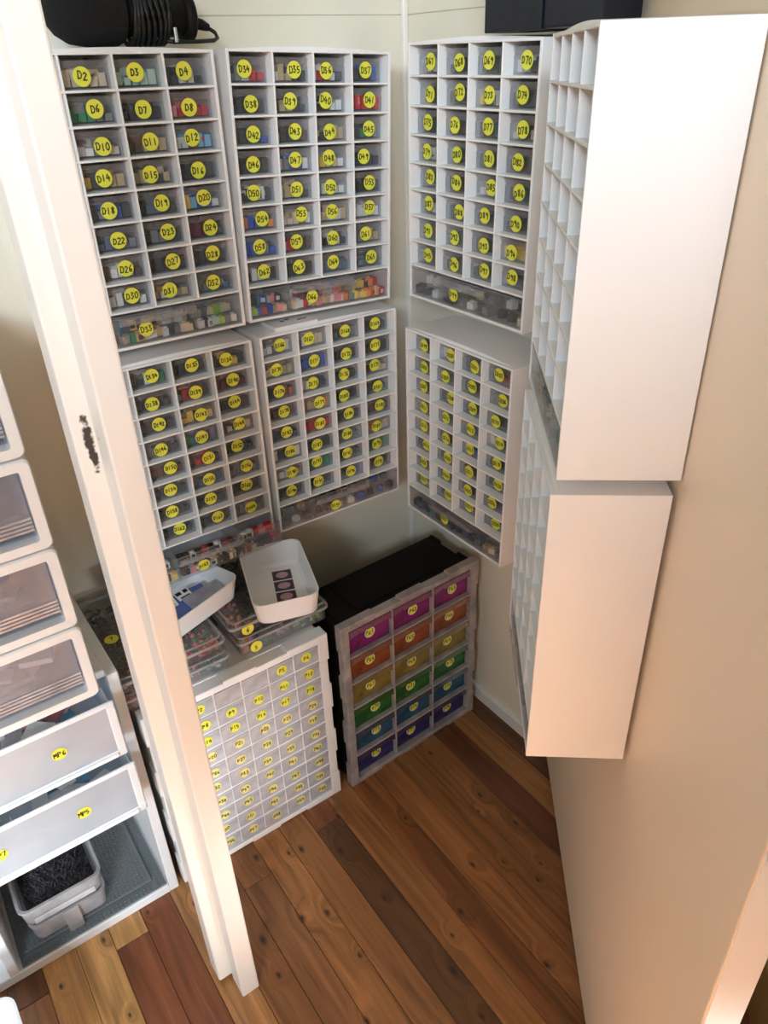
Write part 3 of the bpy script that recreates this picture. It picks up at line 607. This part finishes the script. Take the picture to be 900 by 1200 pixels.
# ------------------------------------------------------------------ clear organiser boxes and bins on the white unit
def beads(W_, D_, H_, cols, n, rng, r0=.0022, r1=.004):
    mb = MB(); used = []
    for i in range(n):
        c = cols[rng.randrange(len(cols))]
        if c not in used: used.append(c)
        r = rng.uniform(r0, r1); x, y, z = rng.uniform(r, W_ - r), r + (D_ - 2 * r) * rng.random() ** 2.6, rng.uniform(r, H_)
        mb.add([(x + r, y, z), (x - r, y, z), (x, y + r, z), (x, y - r, z), (x, y, z + r), (x, y, z - r)], [(0, 2, 4), (2, 1, 4), (1, 3, 4), (3, 0, 4), (2, 0, 5), (1, 2, 5), (3, 1, 5), (0, 3, 5)], used.index(c))
    return mb, ['brick_' + c for c in used]
def organiser(label, x0, x1, y0, y1, z0, h, cellcols, mark, seed, top_mark=False, nb=420, blabel=''):
    t = thing('organiser_box', label, 'storage box', Matrix.Translation(((x0 + x1) / 2, (y0 + y1) / 2, z0)))
    w_, d_ = x1 - x0, y1 - y0; rng = random.Random(seed)
    mb = MB(); tub(mb, w_ - .006, d_ - .006, h - .012, .009, .002, .0014, 0, 0, 0, 4); mb.build('base', 'organiser_clear', t, smooth=False)
    mb = MB(); mb.loops([rr_loop(w_, d_, .014, h - .017, 4), rr_loop(w_, d_, .014, h - .004, 4), rr_loop(w_ - .008, d_ - .008, .012, h, 4), rr_loop(w_ - .02, d_ - .02, .01, h, 4), rr_loop(w_ - .024, d_ - .024, .01, h - .0025, 4)], 0, False, True); mb.build('lid', 'organiser_clear', t)
    mb = MB(); mb.loops([rr_loop(w_ + .002, d_ + .002, .012, h - .014, 4), rr_loop(w_ + .002, d_ + .002, .012, h - .009, 4), rr_loop(w_ - .003, d_ - .003, .011, h - .009, 4), rr_loop(w_ - .003, d_ - .003, .011, h - .014, 4), rr_loop(w_ + .002, d_ + .002, .012, h - .014, 4)], 0, False, False)
    mb.loops([rr_loop(w_ - .008, d_ - .008, .011, h - .003, 4), rr_loop(w_ - .008, d_ - .008, .011, h, 4), rr_loop(w_ - .013, d_ - .013, .01, h, 4), rr_loop(w_ - .013, d_ - .013, .01, h - .003, 4), rr_loop(w_ - .008, d_ - .008, .011, h - .003, 4)], 0, False, False); mb.build('lid_rim', 'hazy_tub', t)
    ncx, ncy = len(cellcols[0]), len(cellcols)
    cw_, cd_ = (w_ - .014) / ncx, (d_ - .014) / ncy
    for k in range(1, ncx): MB().box(-w_ / 2 + .007 + cw_ * k - .0006, -w_ / 2 + .007 + cw_ * k + .0006, -d_ / 2 + .007, d_ / 2 - .007, .003, h - .018).build('divider', 'organiser_clear', t)
    for k in range(1, ncy): MB().box(-w_ / 2 + .007, w_ / 2 - .007, -d_ / 2 + .007 + cd_ * k - .0006, -d_ / 2 + .007 + cd_ * k + .0006, .003, h - .018).build('divider', 'organiser_clear', t)
    full = MB(); mats = []
    for j in range(ncy):
        for i in range(ncx):
            b, ms = beads(cw_ - .003, cd_ - .003, h - .0185, cellcols[j][i].split(), nb // (ncx * ncy), rng, .0036, .0056)
            off = []
            for mm in ms:
                if mm not in mats: mats.append(mm)
            mp = [mats.index(mm) for mm in ms]
            ox, oy = -w_ / 2 + .0085 + cw_ * i, -d_ / 2 + .0085 + cd_ * j; o0 = len(full.v)
            full.v += [(a + ox, b_ + oy, c) for a, b_, c in b.v]; full.f += [tuple(q + o0 for q in f) for f in b.f]; full.m += [mp[q] for q in b.m]
    o = full.build('beads', mats); o.location = ((x0 + x1) / 2, (y0 + y1) / 2, z0 + .003); tag(o, blabel, 'beads', None, 'stuff')
    if mark:
        if top_mark:
            s = sticker(mark, 0, 0, 0, .0125, t, seed); s.rotation_euler = (R(-90), 0, 0); s.location = (-w_ / 2 + .034, -d_ / 2 + .12, h - .0018)
        else: sticker(mark, -w_ / 2 + .034, h * .42, -d_ / 2 - .0003, .0122, t, seed, h=.009)
    return t
organiser('clear divided box marked 5, lower of the right stack, green beads inside', -.622, -.424, -.285, -.045, .4665, .048, [['lilac orange tan', 'teal grey', 'lilac grey white', 'green green mint', 'green lime mint']] * 2, '5', 31, blabel='lilac, orange and green beads in the clear box marked 5', nb=800)
organiser('clear divided box marked 6 under the right white bin', -.632, -.440, -.281, -.050, .5150, .037, [['pink dark', 'dark black', 'dark', 'dark']] * 2, '6', 32, blabel='pink and dark pieces in the clear box marked 6', nb=400)
organiser('clear bead box, lower of the left stack partly behind the post', -.845, -.643, -.292, -.045, .4665, .043, [['red pink mint', 'teal dark', 'red white green', 'slate teal lightblue white']] * 2, None, 33, blabel='red, teal and white beads in the lower left clear box', nb=700)
organiser('clear box of pink beads and dark pieces under the left bin, partly behind post', -.850, -.648, -.296, -.030, .5100, .041, [['dark brown', 'pink lilac', 'pink green red white', 'pink red green']] + [['dark brown dark'] * 4] * 2, '7', 34, True, blabel='pink beads and dark pieces in the upper left clear box', nb=1300)

def bin_thing(label, loc, rot, a, b, h, mat='bin_white'):
    m = Matrix.Translation(loc) @ Matrix.Rotation(R(rot[2]), 4, 'Z') @ Matrix.Rotation(R(rot[1]), 4, 'Y') @ Matrix.Rotation(R(rot[0]), 4, 'X')
    mb = MB(); tub(mb, a, b, h, .020, .006, .0022, -h, .0, 0, 7)
    o = mb.build('plastic_bin', mat, smooth=False); o.matrix_world = m
    tag(o, label, 'bin'); return o, m
binR, mbR = bin_thing('white open plastic bin holding a printed strip, tilted on the right organiser boxes', (-.5086, -.248, .6068), (0.3, -0.8, -17.8), .124, .196, .052)
binL, mbL = bin_thing('white open plastic bin holding blue packets, half behind the post', (-.677, -.182, .6020), (0, 1.0, -70), .132, .180, .0495)
# strip of three printed pictures in the right bin
ps = thing('picture_strip', 'curled white strip with three dark oval prints lying in the right white bin', 'printed strip', mbR @ Matrix.Translation((.010, .004, -.0495)) @ Matrix.Rotation(R(-4), 4, 'Z') @ Matrix.Scale(1.25, 4))
mb = MB(); mb.box(-.0165, .0165, -.066, .058, 0, .0006); mb.build('paper_strip', 'paper', ps)
for k in range(3):
    yc = .036 - .0285 * k
    f = MB().box(-.0150, .0150, yc - .0125, yc + .0125, .0006, .0011).build('print', 'print_purple', ps)
    ring = lambda z, s: [(.0100 * s * math.cos(2 * math.pi * q / 16), yc + .0080 * s * math.sin(2 * math.pi * q / 16), z) for q in range(16)]
    MB().loops([ring(.0011, 1), ring(.0013, 1)], 0, False, True).build('oval', 'print_pink', f)
def card(label, name, m, w_, d_, t_, mats, cat, marks=None, group=None):
    mb = MB().box(-w_ / 2, w_ / 2, -d_ / 2, d_ / 2, 0, t_)
    for q in (marks or []): mb.box(q[0], q[1], q[2], q[3], t_, t_ + .0003, 1)
    o = mb.build(name, mats); o.matrix_world = m; tag(o, label, cat, group); return o
T4 = Matrix.Translation; RZ = lambda a: Matrix.Rotation(R(a), 4, 'Z'); RX = lambda a: Matrix.Rotation(R(a), 4, 'X'); RY = lambda a: Matrix.Rotation(R(a), 4, 'Y')
fw = Matrix.Rotation(R(70), 4, 'Z')
card('flat dark blue packet on the bottom of the left white bin', 'packet', mbL @ T4((.008, -.006, -.0365)) @ RZ(78) @ RX(5), .118, .072, .004, ['lilac_packet'], 'packet')
card('pale blue clear packet lying on the dark blue packet in the left bin', 'packet', mbL @ T4((.022, .036, -.030)) @ RZ(84) @ RX(10), .078, .040, .003, ['hazy_tub'], 'packet')
for k in range(2):
    card('small white card with black prints, %s of two in the left bin' % ('nearer to the post' if k == 0 else 'farther from the post'), 'printed_card', mbL @ T4((-.014, -.022 + .036 * k, -.028)) @ RZ(75 + 8 * k) @ RX(14), .030, .022, .0008, ['paper', 'marker_ink'], 'card', [(-.013, -.002, .001, .009), (.003, .012, .001, .009), (-.01, .01, -.008, -.005)])
# printed slab box on cabinet F
pk = T4((-.350, -.0925, 1.0145)) @ RZ(-1.5)
o = card('thin white printed box lying on the lower right cabinet of the back wall', 'printed_box', pk, .088, .062, .0065, ['paper', 'marker_ink'], 'box', [(-.018, -.011, -.003, .002), (-.006, .001, .002, .007), (.014, .034, -.008, -.0055), (.012, .030, -.012, -.0105)])

# ------------------------------------------------------------------ on top of the cabinets
mic = thing('microphone', 'black microphone with foam cover and its cable wound round, lying on the left cabinet', 'microphone', T4((-.56, -.078, 1.4575)))
def lathe(name, prof, mat, axis_z, x_off=0, seg=20, parent=None, yy=0):
    ls = [[(x + x_off, yy + r * math.cos(2 * math.pi * k / seg), axis_z + r * math.sin(2 * math.pi * k / seg)) for k in range(seg)] for x, r in prof]
    mb = MB(); mb.loops(ls); return mb.build(name, mat, parent, smooth=True)
lathe('foam_cover', [(-.108, .004), (-.105, .018), (-.096, .030), (-.080, .040), (-.055, .044), (-.03, .0445), (-.012, .0435), (-.004, .040), (.0, .030)], 'black_foam', .0447, parent=mic)
lathe('microphone_body', [(0, .027), (.02, .029), (.085, .029), (.092, .026)], 'black_plastic', .040, parent=mic)
mb = MB()
for k in range(8):
    xx = .008 + .0065 * k; ph = k * .7
    mb.tube([(xx + .0035 * math.sin(a + ph), .036 * math.cos(a), .0385 + .036 * math.sin(a)) for a in [2 * math.pi * q / 22 for q in range(22)]], .0034, 6, close=True)
mb.build('wound_cable', 'cord_black', mic, smooth=True)
lathe('end_ring', [(.086, .026), (.088, .0325), (.100, .0325), (.103, .029), (.103, .01)], 'black_plastic', .036, parent=mic)
mb = MB().tube([(.100, -.004, .030), (.118, -.005, .026), (.128, -.006, .022)], [.008, .0075, .005], 10); mb.build('cable_plug', 'black_plastic', mic, smooth=True)
mb = MB().tube([(.126, -.006, .0225), (.136, -.009, .016), (.137, -.014, .009), (.128, -.020, .0055), (.10, -.026, .0045), (.06, -.03, .0045), (.05, -.03, .006)], .0028, 8); mb.build('loose_cable', 'cord_black', mic, smooth=True)
mb = MB().tube([(.062, -.036, .004), (.062, -.036, .022)], .0028, 10); mb.build('metal_stud', 'metal', mic)

case = thing('storage_case', 'navy black case standing on the upper cabinet of the right wall', 'case', T4((-.1295, -.362, 1.4580)) @ Matrix.Rotation(R(-90), 4, 'Z'))
MB().box(0, .1115, 0, .10, 0, .15).build('case_half', 'navy_case', case, .002, 2)
MB().box(.1135, .214, .002, .10, .001, .151).build('case_half', 'navy_case', case, .004, 2)
MB().box(.105, .12, .02, .098, .02, .13).build('hinge_spine', 'black_plastic', case)

# ------------------------------------------------------------------ shelf at the left with pulled-out drawers
SX0, SX1, SY0, SY1, SH = -1.62, -.842, -.312, -.012, .587
sh = thing('storage_shelf', 'white open floor shelf left of the post, grey stud plates in its bottom bay', 'shelf', T4((SX1, SY0, 0)))
def sp(name, x0_, x1_, y0_, y1_, z0_, z1_): return MB().box(x0_ - SX1, x1_ - SX1, y0_ - SY0, y1_ - SY0, z0_, z1_).build(name, 'shelf_white', sh, .0015)
sp('side_panel', SX1 - .018, SX1, SY0, SY1, 0, SH); sp('side_panel', SX0, SX0 + .018, SY0, SY1, 0, SH)
sp('bottom_panel', SX0 + .018, SX1 - .018, SY0, SY1, 0, .022)
sp('top_panel', SX0 + .018, SX1 - .018, SY0 + .02, SY1, SH - .016, SH)
sp('divider', -1.163, -1.146, SY0, SY1, .022, .285)
sp('middle_panel', SX0 + .018, SX1 - .018, SY0 + .012, SY1, .285, .300)
sp('back_panel', SX0 + .018, SX1 - .018, SY1 - .006, SY1, .022, SH - .016)
def studs(mb, x0_, x1_, y0_, y1_, z, p=.008):
    n = 6; nx = int((x1_ - x0_) / p); ny = int((y1_ - y0_) / p)
    for i in range(nx):
        for j in range(ny):
            cx, cy = x0_ + p * (i + .5), y0_ + p * (j + .5)
            ring = lambda zz: [(cx + .0025 * math.cos(math.pi / 3 * k), cy + .0025 * math.sin(math.pi / 3 * k), zz) for k in range(n)]
            mb.loops([ring(z), ring(z + .0018)], 0, False, True)
def plate(label, x0_, x1_, y0_, y1_, z0_, z1_, holes=None):
    t = thing('stud_plate', label, 'baseplate', T4(((x0_ + x1_) / 2, (y0_ + y1_) / 2, z0_)))
    cx, cy = (x0_ + x1_) / 2, (y0_ + y1_) / 2
    MB().box(x0_ - cx, x1_ - cx, y0_ - cy, y1_ - cy, 0, z1_ - z0_).build('plate', 'baseplate_grey', t, .0004)
    mb = MB()
    if holes: 
        for q in holes: studs(mb, q[0] - cx, q[1] - cx, q[2] - cy, q[3] - cy, z1_ - z0_)
    else: studs(mb, x0_ - cx, x1_ - cx, y0_ - cy, y1_ - cy, z1_ - z0_)
    o = mb.build('stud_rows', 'baseplate_grey', t); o['kind'] = 'stuff'
plate('large grey stud plate on the bottom of the white shelf', -1.140, -.8635, -.308, -.024, .0225, .0255, [(-.884, -.8635, -.308, -.024), (-1.140, -.884, -.308, -.288)])
plate('grey stud plate lying on the larger plate in the white shelf', -1.140, -.886, -.286, -.030, .0278, .0310)
# the two frosted wide drawers pulled out of the shelf
def wide_front(label, xr, w_, yf, z0, z1, marks, seed):
    t = thing('frosted_drawer', label, 'drawer', T4((xr - w_, yf, z0))); h = z1 - z0; b = .014
    mb = MB().box(0, w_, 0, .006, 0, b).box(0, w_, 0, .006, h - b * .7, h).box(0, b, 0, .006, b, h - b * .7).box(w_ - b, w_, 0, .006, b, h - b * .7)
    mb.box(b, w_ - b, -.004, .002, .004, .012); mb.build('front_frame', 'shelf_white', t, .002)
    MB().box(b, w_ - b, .003, .0045, b, h - b * .7).build('window', 'frosted_shelf_drawer', t)
    MB().box(w_ - .198, w_ - .1965, .0045, .03, b, h - b).build('divider', 'frosted_shelf_drawer', t)
    MB().box(.004, .006, .006, .26, .003, h * .86).box(w_ - .006, w_ - .004, .006, .26, .003, h * .86).box(.006, w_ - .006, .006, .26, .003, .005).box(.006, w_ - .006, .258, .26, .005, h * .86).build('tub', 'frosted_shelf_drawer', t)
    for k, (tx, mx_, mz) in enumerate(marks): sticker(tx, w_ - mx_, mz, .0028, .0118, t, seed + k)
    return t
wide_front('frosted shelf drawer marked MP6, upper of the two pulled-out drawers', -.868, .40, -.362, .458, .577, [('MP6', .097, .062)], 81)
wide_front('frosted shelf drawer marked MP5 and MP7, lower of the two pulled-out drawers', -.864, .40, -.366, .318, .437, [('MP5', .097, .062), ('MP7', .228, .062)], 91)
def cuboids(label, spec, cat='bag contents'):
    mb = MB(); ms = []
    for (x0_, x1_, y0_, y1_, z0_, z1_, c) in spec:
        if 'brick_' + c not in ms: ms.append('brick_' + c)
        mb.box(x0_, x1_, y0_, y1_, z0_, z1_, ms.index('brick_' + c))
    return tag(mb.build('drawer_pieces', ms), label, cat, None, 'stuff')
def filler(label, x0_, x1_, y0_, y1_, z0_, z1_, cols, n, seed):
    mb, ms = pieces(x1_ - x0_, y1_ - y0_, z1_ - z0_, cols, random.Random(seed), n, .018, .05)
    o = mb.build('drawer_pieces', ms); o.location = (x0_, y0_, z0_); tag(o, label, 'toy bricks', None, 'stuff')
filler('yellow and tan pieces at the left of the drawer marked MP6', -1.24, -1.072, -.350, -.26, .466, .545, ['yellow', 'sand', 'tan', 'sand'], 30, 1)
filler('white and blue pieces at the right of the drawer marked MP6', -1.055, -.885, -.350, -.15, .466, .535, ['lightblue', 'white', 'white', 'pink'], 30, 2)
filler('pale pieces at the right of the drawer marked MP5', -1.055, -.885, -.350, -.15, .327, .375, ['white', 'lightblue', 'white'], 22, 3)
filler('pale pieces at the left of the drawer marked MP7', -1.23, -1.07, -.350, -.15, .327, .375, ['white', 'cream', 'white'], 22, 4)
# stacked drawers standing on the shelf
def stack_drawer(label, z0, h, tint_cols, seed):
    xr, w_, yf, dp = -.880, .36, -.348, .33
    t = thing('stacking_drawer', label, 'drawer', T4((xr - w_, yf, z0)), None); b = .016
    mb = MB(); out = lambda y, e: [(p[0] + w_ / 2, y, p[1] + h / 2) for p in [(q[0], q[1]) for q in rr_loop(w_ - 2 * e, h - 2 * e - .002, .010, 0, 4)]]
    inn = lambda y: [(p[0] + w_ / 2, y, p[1] + h / 2) for p in rr_loop(w_ - 2 * b, h - 2 * b, .004, 0, 4)]
    mb.loops([inn(dp - .01), inn(.0), out(.0, .002), out(.003, 0), out(dp, 0)], 0, False, False)
    mb.box(.004, w_ - .004, dp - .012, dp - .008, .004, h - .004)
    mb.build('frame', 'off_white_plastic', t)
    f = MB().box(b + .002, w_ - b - .002, .010, .012, b + .014, h - b - .001).build('drawer_front', 'stack_drawer_clear', t)
    mb = MB()
    for k in range(4): mb.box(b + .002, w_ - b - .002, .0055 + .0008 * k, .010, b + .015 + .0055 * k, b + .0185 + .0055 * k)
    mb.build('ridged_grip', 'hazy_tub', f)
    MB().box(b + .002, b + .004, .012, dp - .02, b + .004, h - b - .01).box(w_ - b - .004, w_ - b - .002, .012, dp - .02, b + .004, h - b - .01).box(b + .004, w_ - b - .004, .012, dp - .02, b + .004, b + .006).build('drawer_tub', 'stack_drawer_clear', t)
    mbp, ms = pieces(w_ - .05, .26, h - .055, tint_cols, random.Random(seed), 60, .02, .05)
    o = mbp.build('drawer_pieces', ms); o.location = (xr - w_ + .025, yf + .022, z0 + .025); tag(o, 'grey and %s pieces in the %s' % (tint_cols[-1], label.split(',')[0]), 'toy bricks', None, 'stuff')
names = ['lowest stacking drawer on the white shelf, lilac grey pieces inside', 'second stacking drawer from below on the white shelf, a tan piece inside', 'third stacking drawer from below on the white shelf, grey inside', 'topmost stacking drawer on the white shelf, cut by the picture edge']
for k in range(4): stack_drawer(names[k], .5885 + .1395 * k, .1385, [['grey', 'lilac', 'white', 'grey'], ['grey', 'slate', 'grey', 'tan'], ['grey', 'white', 'grey', 'dark'], ['grey', 'white', 'grey', 'brown']][k], 60 + k)

# tubs in the bottom bay
mb = MB(); tub(mb, .142, .20, .052, .014, .005, .002, 0, .002, 0, 5)
tl = thing('clear_tub', 'empty-looking clear tub standing under the tub of dark fur', 'tub', T4((-1.037, -.190, .0330)))
mb.build('tub', 'hazy_tub', tl)
MB().box(-.012, .016, -.1045, -.1005, -.008, .052).build('front_tab', 'hazy_tub', tl, .001)
tu = thing('clear_tub', 'hazy clear tub full of dark grey fur in the bottom bay', 'tub', T4((-1.039, -.190, .0858)))
mb = MB(); tub(mb, .152, .206, .050, .016, .006, .002, 0, .003, 0, 5); mb.build('tub', 'hazy_tub', tu)
MB().box(-.055, .055, -.1015, -.0995, .008, .022).build('handle_band', 'frosted_drawer', tu, .0008)
rng = random.Random(3); mb = MB()
nx = 12
for i in range(3500):
    x, y = rng.uniform(-.062, .06), rng.uniform(-.088, .06); z = .012 + .020 * (1 - (x / .066) ** 2) + rng.uniform(-.006, .003)
    dx_, dy_, dz_ = rng.uniform(-.012, .012), rng.uniform(-.012, .012), rng.uniform(.002, .010); q = .0012
    mb.add([(x - q, y, z), (x + q, y, z), (x, y + q, z), (max(-.064, min(.064, x + dx_)), max(-.09, min(.09, y + dy_)), z + dz_)], [(0, 1, 3), (1, 2, 3), (2, 0, 3)], 1 if rng.random() < .45 else 0)
ls = []
for k in range(5): ls.append(rr_loop(.125 * (1 - .06 * k * k * .5), .155 * (1 - .06 * k * k * .5), .02, .0005 + .0072 * k, 4, 0, -.012))
mb.loops(ls, 0)
o = mb.build('dark_fur', ['fur_dark', 'fur_grey']); o.location = (-1.039, -.190, .0882); tag(o, 'dark grey shaggy fur bundled in the clear tub', 'fur', None, 'stuff')
fg = thing('black_gadget', 'small black gadget with two silver buttons lying on the dark fur', 'gadget', T4((-1.012, -.128, .127)) @ RZ(-35) @ RX(8))
MB().box(-.026, .026, -.011, .011, 0, .010).build('gadget_body', 'black_plastic', fg, .003, 2)
for k in (-1, 1): MB().loops([[(k * .01 + .0035 * math.cos(a), .0035 * math.sin(a), z) for a in [math.pi / 5 * q for q in range(10)]] for z in (.010, .0118)]).build('button', 'metal', fg)
# bin on the floor, bottom-left corner
mb = MB(); tub(mb, .16, .22, .145, .022, .010, .0022, 0, .002, 0, 6)
o = mb.build('plastic_bin', 'bin_white'); o.matrix_world = T4((-1.228, -.535, .001)) @ RZ(2); tag(o, 'white plastic bin on the floor in front of the white shelf', 'bin')
o = MB().tube([(-1.19, -.50, .10), (-1.185, -.53, .115), (-1.20, -.56, .118), (-1.19, -.60, .09)], .004, 8).build('black_cable', 'cord_black', smooth=True); tag(o, 'black cable lying in the white bin on the floor', 'cable')
MBX = MB().box(-1.27, -1.175, -.62, -.45, .012, .09); o = MBX.build('dark_pouch', 'navy_cloth', None, .01, 2); tag(o, 'dark cloth pouch filling the white bin on the floor', 'pouch')

# things on the floor behind the open door
bk = thing('cardboard_box', 'brown cardboard box on the floor behind the open door', 'box', T4((-.145, -1.235, 0)) @ RZ(38))
MB().box(-.12, .12, -.08, .08, .0005, .14).build('carton', 'cardboard', bk, .002)
mb = MB(); write(mb, '0510', .014, 0, .11, -.0805, .0016, 0, random.Random(1)); mb.build('printed_mark', 'paper', bk)
o = MB().box(-.12, .10, -.11, .10, 0, .20).build('cloth_bag', 'navy_cloth', None, .03, 3); o.matrix_world = T4((.12, -1.06, .0005)) @ RZ(40); tag(o, 'dark navy bag on the floor beside the brown box', 'bag')
